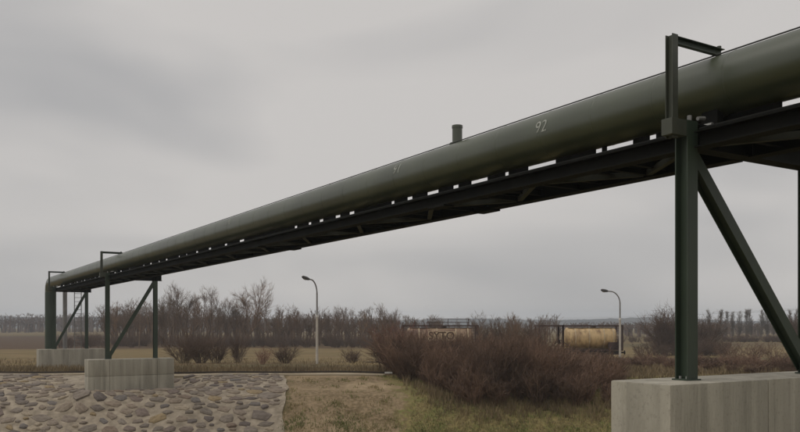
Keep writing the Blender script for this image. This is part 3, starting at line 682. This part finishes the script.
def seg_arrays(S, n=3):
    p0, p1, r0, r1 = S[:, 0:3], S[:, 3:6], S[:, 6], S[:, 7]
    d = p1 - p0; d = d / np.maximum(np.linalg.norm(d, axis=1, keepdims=True), 1e-9)
    ref = np.where(np.abs(d[:, 2:3]) > 0.9, np.array([[1.0, 0, 0]]), np.array([[0, 0, 1.0]]))
    a = np.cross(d, ref); a /= np.linalg.norm(a, axis=1, keepdims=True); b_ = np.cross(a, d)
    V = []
    for p, rr in ((p0, r0), (p1, r1)):
        for k in range(n):
            th = 2 * math.pi * k / n; V.append(p + (a * math.cos(th) + b_ * math.sin(th)) * rr[:, None])
    V = np.stack(V, 1).reshape(-1, 3)
    base = np.arange(len(S))[:, None] * (2 * n)
    F = np.stack([base + k for k in range(n)], 0)
    F = np.concatenate([np.concatenate([base + k, base + (k + 1) % n, base + n + (k + 1) % n, base + n + k], 1) for k in range(n)], 0)
    return V, F
def fast_mesh(name, V, F, m):
    me = bpy.data.meshes.new(name); k = F.shape[1]
    me.vertices.add(len(V)); me.vertices.foreach_set('co', V.astype(np.float32).ravel())
    me.loops.add(F.size); me.loops.foreach_set('vertex_index', F.astype(np.int32).ravel())
    me.polygons.add(len(F)); me.polygons.foreach_set('loop_start', np.arange(0, F.size, k, dtype=np.int32))
    me.update(calc_edges=True); me.materials.append(m); return me
def seg_mesh(name, S, m, n=3):
    V, F = seg_arrays(S, n); return fast_mesh(name, V, F, m)
class Plant:
    def __init__(s, seed, h, kind, bark, twig, dense=1.0, thick=1.0):
        s.T, s.S = grow(seed, h, kind, dense, thick)
        s.tm = seg_mesh('trunk', s.T, bark, 5); s.cm = seg_mesh('crown', s.S, twig, 3)
        s.h = max(s.S[:, 5].max(), s.T[:, 5].max())
        s.names = ('trunk', 'crown') if kind != 'shrub' else ('stem', 'twigs')
    def place(s, name, X, Y, h, rz, label, cat, group, wide=1.0):
        k = h / s.h
        e = empty(name, (X, Y, float(gz(X, Y))), rz, label, cat, group)
        e.scale = (k * wide, k * wide, k)
        link(s.names[0], s.tm, e); link(s.names[1], s.cm, e)
        return e
def scatter_mass(plants, spots):
    """joined copies -> one segment array (for masses nobody could count)"""
    out_ = []; r = random.Random(5)
    for X, Y, h, wide in spots:
        p = r.choice(plants); S = np.concatenate([p.T, p.S]); a = r.uniform(0, 6.28); k = h / p.h; ca_, sa_ = math.cos(a), math.sin(a)
        S = S.copy(); z = float(gz(X, Y))
        for o in (0, 3):
            x, y = S[:, o].copy() * k * wide, S[:, o + 1].copy() * k * wide
            S[:, o] = X + x * ca_ - y * sa_; S[:, o + 1] = Y + x * sa_ + y * ca_; S[:, o + 2] = z + S[:, o + 2] * k
        out_.append(S)
    return np.concatenate(out_)

ORD = ['', 'first', 'second', 'third', 'fourth', 'fifth', 'sixth', 'seventh', 'eighth', 'ninth', 'tenth', 'eleventh', 'twelfth', 'thirteenth', 'fourteenth', 'fifteenth', 'sixteenth', 'seventeenth', 'eighteenth', 'nineteenth', 'twentieth', 'twenty-first', 'twenty-second', 'twenty-third', 'twenty-fourth', 'twenty-fifth']
TREES = [Plant(100 + k, 12, 'tree', M['bark'], M['twig'], 1.0, 1.35) for k in range(7)]
SPREAD = Plant(140, 14, 'tree', M['bark'], M['twig'], 1.15, 1.3)
DARK = [Plant(150 + k, 8, 'shrub', M['darktwig'], M['darktwig'], 1.9, 2.8) for k in range(2)]
POP = [Plant(160 + k, 10, 'poplar', M['palebark'], M['palebark'], 1.6, 2.0) for k in range(4)]
SHRUB = [Plant(180 + k, 2.4, 'shrub', M['thicket'], M['thicket'], 1.1, 1.25) for k in range(5)]
MIDSHRUB = [Plant(190 + k, 3.0, 'shrub', M['darktwig'], M['darktwig'], 1.6, 1.3) for k in range(3)]
RED = Plant(197, 3.2, 'shrub', M['redtwig'], M['redtwig'], 1.2, 1.1)

r = random.Random(3)
# front row of the wood left of the thicket: (photo column, row of the treetop)
row = [(116, 300), (127, 306), (139, 297), (165, 292), (173, 284), (182, 279), (191, 290), (200, 285), (208, 284), (217, 300), (226, 297), (234, 293), (243, 297), (254, 275), (268, 291), (281, 303), (290, 302), (300, 306), (328, 308), (339, 303), (350, 306), (361, 309), (377, 301), (392, 306)]
for i, (x, top) in enumerate(row):
    Y = 160 + r.uniform(-8, 10); X = (x - HX) / FPX * Y
    h = EZ + (HY - top) / FPX * Y - float(gz(X, Y))
    if x == 254:
        SPREAD.place('bare_tree', X, Y, h, 0.6, 'tallest bare tree of the wood, with a wide branching crown', 'tree', 'bare trees of the wood', 1.0); continue
    if x == 182: lb = 'tall bare tree crowding the right side of the stone bank foundation, tallest near it'
    elif x < 150: lb = 'small bare tree seen between the legs of the support frame, %s from the left' % ORD[i + 1]
    else:
        k = len([q for q in row[:i] if q[0] > 150]) + 1
        lb = 'bare grey-brown tree, %s counted from the stone bank foundation along the wood' % ORD[k]
    (SPREAD if i % 6 == 5 else TREES[i % 7]).place('bare_tree', X, Y, h, r.uniform(0, 6.28), lb, 'tree', 'bare trees of the wood', r.uniform(0.65, 0.9))
# the wood behind them: a mass
spots = []
for k in range(340):
    x = r.uniform(100, 412) if r.random() < 0.85 else r.uniform(405, 560); Y = r.uniform(170, 250)
    spots.append(((x - HX) / FPX * Y, Y, (r.uniform(6.0, 10.5) if x < 225 else r.uniform(4.5, 8.8)) if x < 400 else r.uniform(5, 7.5), r.uniform(0.7, 1.0)))
LIGHT = [Plant(120 + k, 12, 'tree', M['bark'], M['twig'], 0.62, 2.0) for k in range(4)]
S = scatter_mass(LIGHT, spots)
props(link('bare_woodland', seg_mesh('bare_woodland', S, M['twig'])), 'mass of bare brown trees filling the wood behind the front row', 'woodland', kind='stuff')
# brushwood along the foot of the wood
spots = [((x - HX) / FPX * Y, Y, r.uniform(1.6, 3.6), r.uniform(1, 1.5)) for x, Y in [(r.uniform(60, 420), r.uniform(150, 168)) for _ in range(150)]]
S = scatter_mass(SHRUB, spots)
props(link('undergrowth', seg_mesh('undergrowth', S, M['darktwig'])), 'dark brown brushwood along the foot of the bare wood', 'undergrowth', kind='stuff')
spots = [((x - HX) / FPX * Y, Y, r.uniform(1.2, 2.6), r.uniform(1.2, 1.8)) for x, Y in [(r.uniform(600, 840), r.uniform(196, 206)) for _ in range(110)]]
S = scatter_mass(SHRUB, spots)
props(link('hedgerow', seg_mesh('hedgerow', S, M['darktwig'])), 'low brown hedgerow along the foot of the poplars on the right', 'hedge', kind='stuff')
# far woods, hazy
TINY = [Plant(130 + k, 12, 'tree', M['bark'], M['twig'], 0.42, 5.0) for k in range(4)]
spots = []
for k in range(420):
    x = r.uniform(-60, 330); Y = r.uniform(460, 600); spots.append(((x - HX) / FPX * Y, Y, r.uniform(8, 12.5), r.uniform(0.9, 1.4)))
for k in range(330):
    x = r.uniform(560, 900); Y = r.uniform(290, 520); spots.append(((x - HX) / FPX * Y, Y, r.uniform(4.5, 6.5), r.uniform(1.2, 1.8)))
S = scatter_mass(TINY, spots)
props(link('far_woodland', seg_mesh('far_woodland', S, M['darktwig'])), 'hazy line of distant bare woods across the fields', 'woodland', kind='stuff')
# shrubs in the field in front of the wood
for i, (x, Y, h, wd, lb) in enumerate([(184, 72, 3.0, 1.15, 'bare brown shrub just right of the stone bank foundation'), (201, 70, 3.5, 1.2, 'large bare shrub in the field, second right of the stone bank foundation'), (216, 74, 2.8, 1.2, 'bare shrub in the field, third right of the stone bank foundation'),
        (238, 76, 3.4, 0.6, 'slender bare sapling below the tallest tree in the field'), (262, 66, 1.7, 1.3, 'low reddish brown shrub in the grass left of the lone street lamp'), (285, 70, 2.0, 1.4, 'low bare shrub nearest the lone street lamp on its left'), (352, 72, 1.6, 1.3, 'low bare shrub in the field right of the lone street lamp')]):
    (RED if 'reddish' in lb else MIDSHRUB[i % 3]).place('bare_shrub', (x - HX) / FPX * Y, Y, h, i * 1.1, lb, 'shrub', 'shrubs in the field before the wood', wd)
# dark thicket before the wagons
spots = []
def thick_top(x): return np.interp(x, [378, 390, 410, 425, 440, 456, 470, 500, 535, 560, 600, 615, 640], [326, 324, 327, 329, 332, 331, 327, 326, 329, 340, 347, 354, 366])
for k in range(215):
    x = r.uniform(388, 622); lo = np.interp(x, [388, 400, 420, 450, 480, 622], [46.5, 45.0, 42.8, 41.2, 40.6, 40.6]); Y = lo + (r.random() ** 1.3) * 11
    X = (x - HX) / FPX * Y; z = float(gz(X, Y)); h = EZ + (HY - thick_top(x)) / FPX * Y - z
    h = max(0.6, h * r.uniform(0.5, 1.1)) * (0.55 if Y < lo + 1.2 else 1); spots.append((X, Y, h, r.uniform(0.8, 1.2)))
for k in range(90):           # scrub on the right
    x = r.uniform(600, 830); Y = r.uniform(47, 66); spots.append(((x - HX) / FPX * Y, Y, r.uniform(0.5, 1.1), r.uniform(1.2, 1.8)))
S = scatter_mass(SHRUB, spots)
props(link('bramble_thicket', seg_mesh('bramble_thicket', S, M['thicket'])), 'dense dark brown leafless thicket on the bank before the wagons', 'thicket', kind='stuff')
for x, Y, h, wd, lb in [(391, 52, 3.4, 0.9, 'reddish twigged tall shrub at the left end of the dark thicket'), (408, 56, 3.7, 0.9, 'reddish shrub in the thicket left of the lettered container')]:
    RED.place('red_shrub', (x - HX) / FPX * Y, Y, h, x, lb, 'shrub', 'reddish shrubs', wd)
for i, (x, Y, top, lb) in enumerate([(384, 58, 318, 'bare tall shrub rising behind the left end of the thicket'), (437, 92, 314, 'dark bushy tree rising above the lettered container'), (478, 100, 309, 'bare bushy tree right of the lettered container'),
        (497, 98, 312, 'bare bushy tree midway between the two containers'), (515, 96, 310, 'bare bushy tree over the left end of the open container frame'), (530, 100, 314, 'bare bushy tree behind the open container frame')]):
    X = (x - HX) / FPX * Y; h = EZ + (HY - top) / FPX * Y - float(gz(X, Y))
    (DARK[i % 2] if i % 2 else TREES[i]).place('bushy_tree', X, Y, h, i * 1.7, lb, 'tree', 'bushy trees round the wagons', 1.0)
# brushwood round the feet of the dark trees
spots = [((x - HX) / FPX * Y, Y, r.uniform(1.5, 3.6), r.uniform(1, 1.5)) for x, Y in [(r.gauss(686, 20), r.uniform(114, 126)) for _ in range(34)]]
props(link('brushwood', seg_mesh('brushwood', scatter_mass(SHRUB, spots), M['darktwig'])), 'tangled dark brushwood round the feet of the dark trees behind the near post', 'brushwood', kind='stuff')
# dark trees behind the near post, poplar row, shrubs on the right
for i, (x, Y, top, wd, lb) in enumerate([(664, 118, 298, 1.0, 'dark bare tree showing left of the tall near post'), (707, 122, 309, 1.05, 'dark bare tree showing right of the tall near post'), (797, 120, 306, 0.9, 'bare tree at the right edge behind the diagonal brace')]):
    X = (x - HX) / FPX * Y; h = EZ + (HY - top) / FPX * Y - float(gz(X, Y))
    DARK[i % 2].place('dark_tree', X, Y, h, i * 2.1, lb, 'tree', 'dark trees on the right', wd)
for i in range(13):
    x = 711 + i * 7.0 + r.uniform(-1.2, 1.2); Y = 205 + i * 1.5; X = (x - HX) / FPX * Y
    h = EZ + (HY - 309 + r.uniform(-2, 2)) / FPX * Y - float(gz(X, Y))
    POP[i % 4].place('poplar', X, Y, h, r.uniform(0, 6), 'slim bare poplar, %s from the tall near post in the row on the right' % ORD[i + 1], 'tree', 'poplar row', 0.9)
for i, (x, Y, h, wd, lb) in enumerate([(728, 84, 2.3, 1.5, 'round brown shrub in the field just right of the tall near post'), (752, 88, 2.5, 1.6, 'round brown shrub left of the diagonal brace in the right field'), (776, 82, 2.4, 1.5, 'round brown shrub behind the diagonal brace'), (645, 90, 1.9, 1.6, 'low brown shrub between the right street lamp and the near post')]):
    SHRUB[i % 5].place('field_shrub', (x - HX) / FPX * Y, Y, h, i, lb, 'shrub', 'shrubs in the right field', wd)

# ------------------------------------------------------------------ grass
def blades(spots, hlo, hhi, wd, r):
    V, F = [], []
    for X, Y in spots:
        z = float(gz(X, Y)) - 0.01
        a = r.uniform(0, 6.28); ln = r.uniform(0.1, 0.7); b_ = r.uniform(0, 6.28); h = r.uniform(hlo, hhi); n = len(V)
        V += [(X - math.cos(a) * wd, Y - math.sin(a) * wd, z), (X + math.cos(a) * wd, Y + math.sin(a) * wd, z), (X + math.cos(b_) * ln * h, Y + math.sin(b_) * ln * h, z + h)]
        F.append((n, n + 1, n + 2))
    return np.array(V), np.array(F)
sp = []
while len(sp) < 15000:        # turf on the bank below the thicket
    x = r.uniform(395, 640); Y = 38.7 + 7 * r.random() ** 1.5
    if x < np.interp(Y, [38, 40, 41.5, 44.5, 47.5], [413, 410, 418, 400, 385]) + r.uniform(-6, 10): continue
    sp.append(((x - HX) / FPX * Y, Y))
for _ in range(150):          # small clumps on the bare soil
    x, Y = r.uniform(284, 408), r.uniform(38.8, 46.3)
    if r.random() < 0.5: Y = 38.8 + abs(r.gauss(0, 0.8))
    for _k in range(r.randint(8, 34)): sp.append(((x - HX) / FPX * Y + r.gauss(0, 0.16), Y + r.gauss(0, 0.13)))
V, F = blades(sp, 0.05, 0.2, 0.02, r)
props(link('bank_grass', fast_mesh('bank_grass', V, F, M['green'])), 'short mixed green and dry grass on the bank below the thicket', 'grass', kind='stuff')
sp = []
while len(sp) < 26000:        # dry grass along the crest, in the field and on the right
    u = r.random()
    if u < 0.35: x, Y = r.uniform(-20, 400), 47.6 + abs(r.gauss(0, 4.0))
    elif u < 0.80: x, Y = r.uniform(600, 830), 45 + abs(r.gauss(0, 12))
    else: x, Y = r.uniform(-20, 640), r.uniform(55, 95)
    if u > 0.8 and abs(Y - YR) < 2.5: continue
    X = (x - HX) / FPX * Y; cc = X * CT + Y * ST - C0; tt = -X * ST + Y * CT
    if -1.2 < cc < 3.6 and (abs(tt - T2) < 0.6 or abs(tt - T3) < 0.65): continue
    sp.append((X, Y))
V, F = blades(sp, 0.12, 0.42, 0.028, r)
sp = []
for _ in range(420):          # long dead stalks in tufts round the thicket
    x = r.uniform(404, 640); Y = np.interp(x, [388, 400, 420, 450, 480, 640], [46.5, 45.0, 42.8, 41.2, 40.6, 40.6]) - abs(r.gauss(0, 0.7)) + 0.3
    for _k in range(9): sp.append(((x - HX) / FPX * Y + r.gauss(0, 0.12), Y + r.gauss(0, 0.1)))
V2, F2 = blades(sp, 0.25, 0.6, 0.016, r); F = np.concatenate([F, F2 + len(V)]); V = np.concatenate([V, V2])
props(link('dry_grass', fast_mesh('dry_grass', V, F, M['dry'])), 'straw coloured dry grass along the bank top and in the fields', 'grass', kind='stuff')

# ------------------------------------------------------------------ power line on the right
def ppole(X, Y, h, label):
    z = float(gz(X, Y)); e = empty('power_pole', (X, Y, z), math.radians(20), label, 'power pole', 'poles of the power line')
    MB().tube([(0, 0, -0.3), (0, 0, h)], [0.17, 0.11], 10).obj('pole', M['bark'], e, smooth=True)
    MB().box(-1.1, 1.1, -0.07, 0.07, h - 0.6, h - 0.45).obj('crossarm', M['bark'], e)
    for x in (-1, 0, 1): MB().tube([(x, 0, h - 0.45 if x else h), (x, 0, h - 0.25 if x else h + 0.2)], 0.05, 8).obj('insulator', M['white'], e)
    c_, s_ = math.cos(math.radians(20)), math.sin(math.radians(20))
    return [Vector((X + x * c_, Y + x * s_, z + (h - 0.25 if x else h + 0.2))) for x in (-1, 0, 1)]
A = ppole(150, 190, 11.5, 'wooden power pole standing beyond the right edge of the field')
B = ppole(50, 700, 11.5, 'tiny distant wooden power pole above the thicket')
for k in range(3):
    pts = []
    for j in range(25):
        f = j / 24; p = A[k].lerp(B[k], f); p.z -= 3.0 * 4 * f * (1 - f); pts.append(p - A[k])
    lb = ['left', 'middle', 'right'][k]
    props(MB().tube(pts, 0.016, 5).obj('power_wire', M['cable'], None, loc=A[k]), 'thin %s wire of the power line over the right field' % lb, 'wire', 'wires of the power line')

# ------------------------------------------------------------------ haze
hzm = bpy.data.materials.new('haze_air'); hzm.use_nodes = True
t = hzm.node_tree; t.nodes.clear()
o_ = t.nodes.new('ShaderNodeOutputMaterial'); pv = t.nodes.new('ShaderNodeVolumePrincipled')
pv.inputs['Color'].default_value = (0.80, 0.89, 1.0, 1); pv.inputs['Density'].default_value = 0.00045; pv.inputs['Anisotropy'].default_value = 0.2
t.links.new(pv.outputs['Volume'], o_.inputs['Volume'])
props(MB().box(-1990, 1990, -70, 1760, -4.0, 32.0).obj('haze', hzm), 'thin grey-blue haze over the fields', 'haze', kind='stuff')
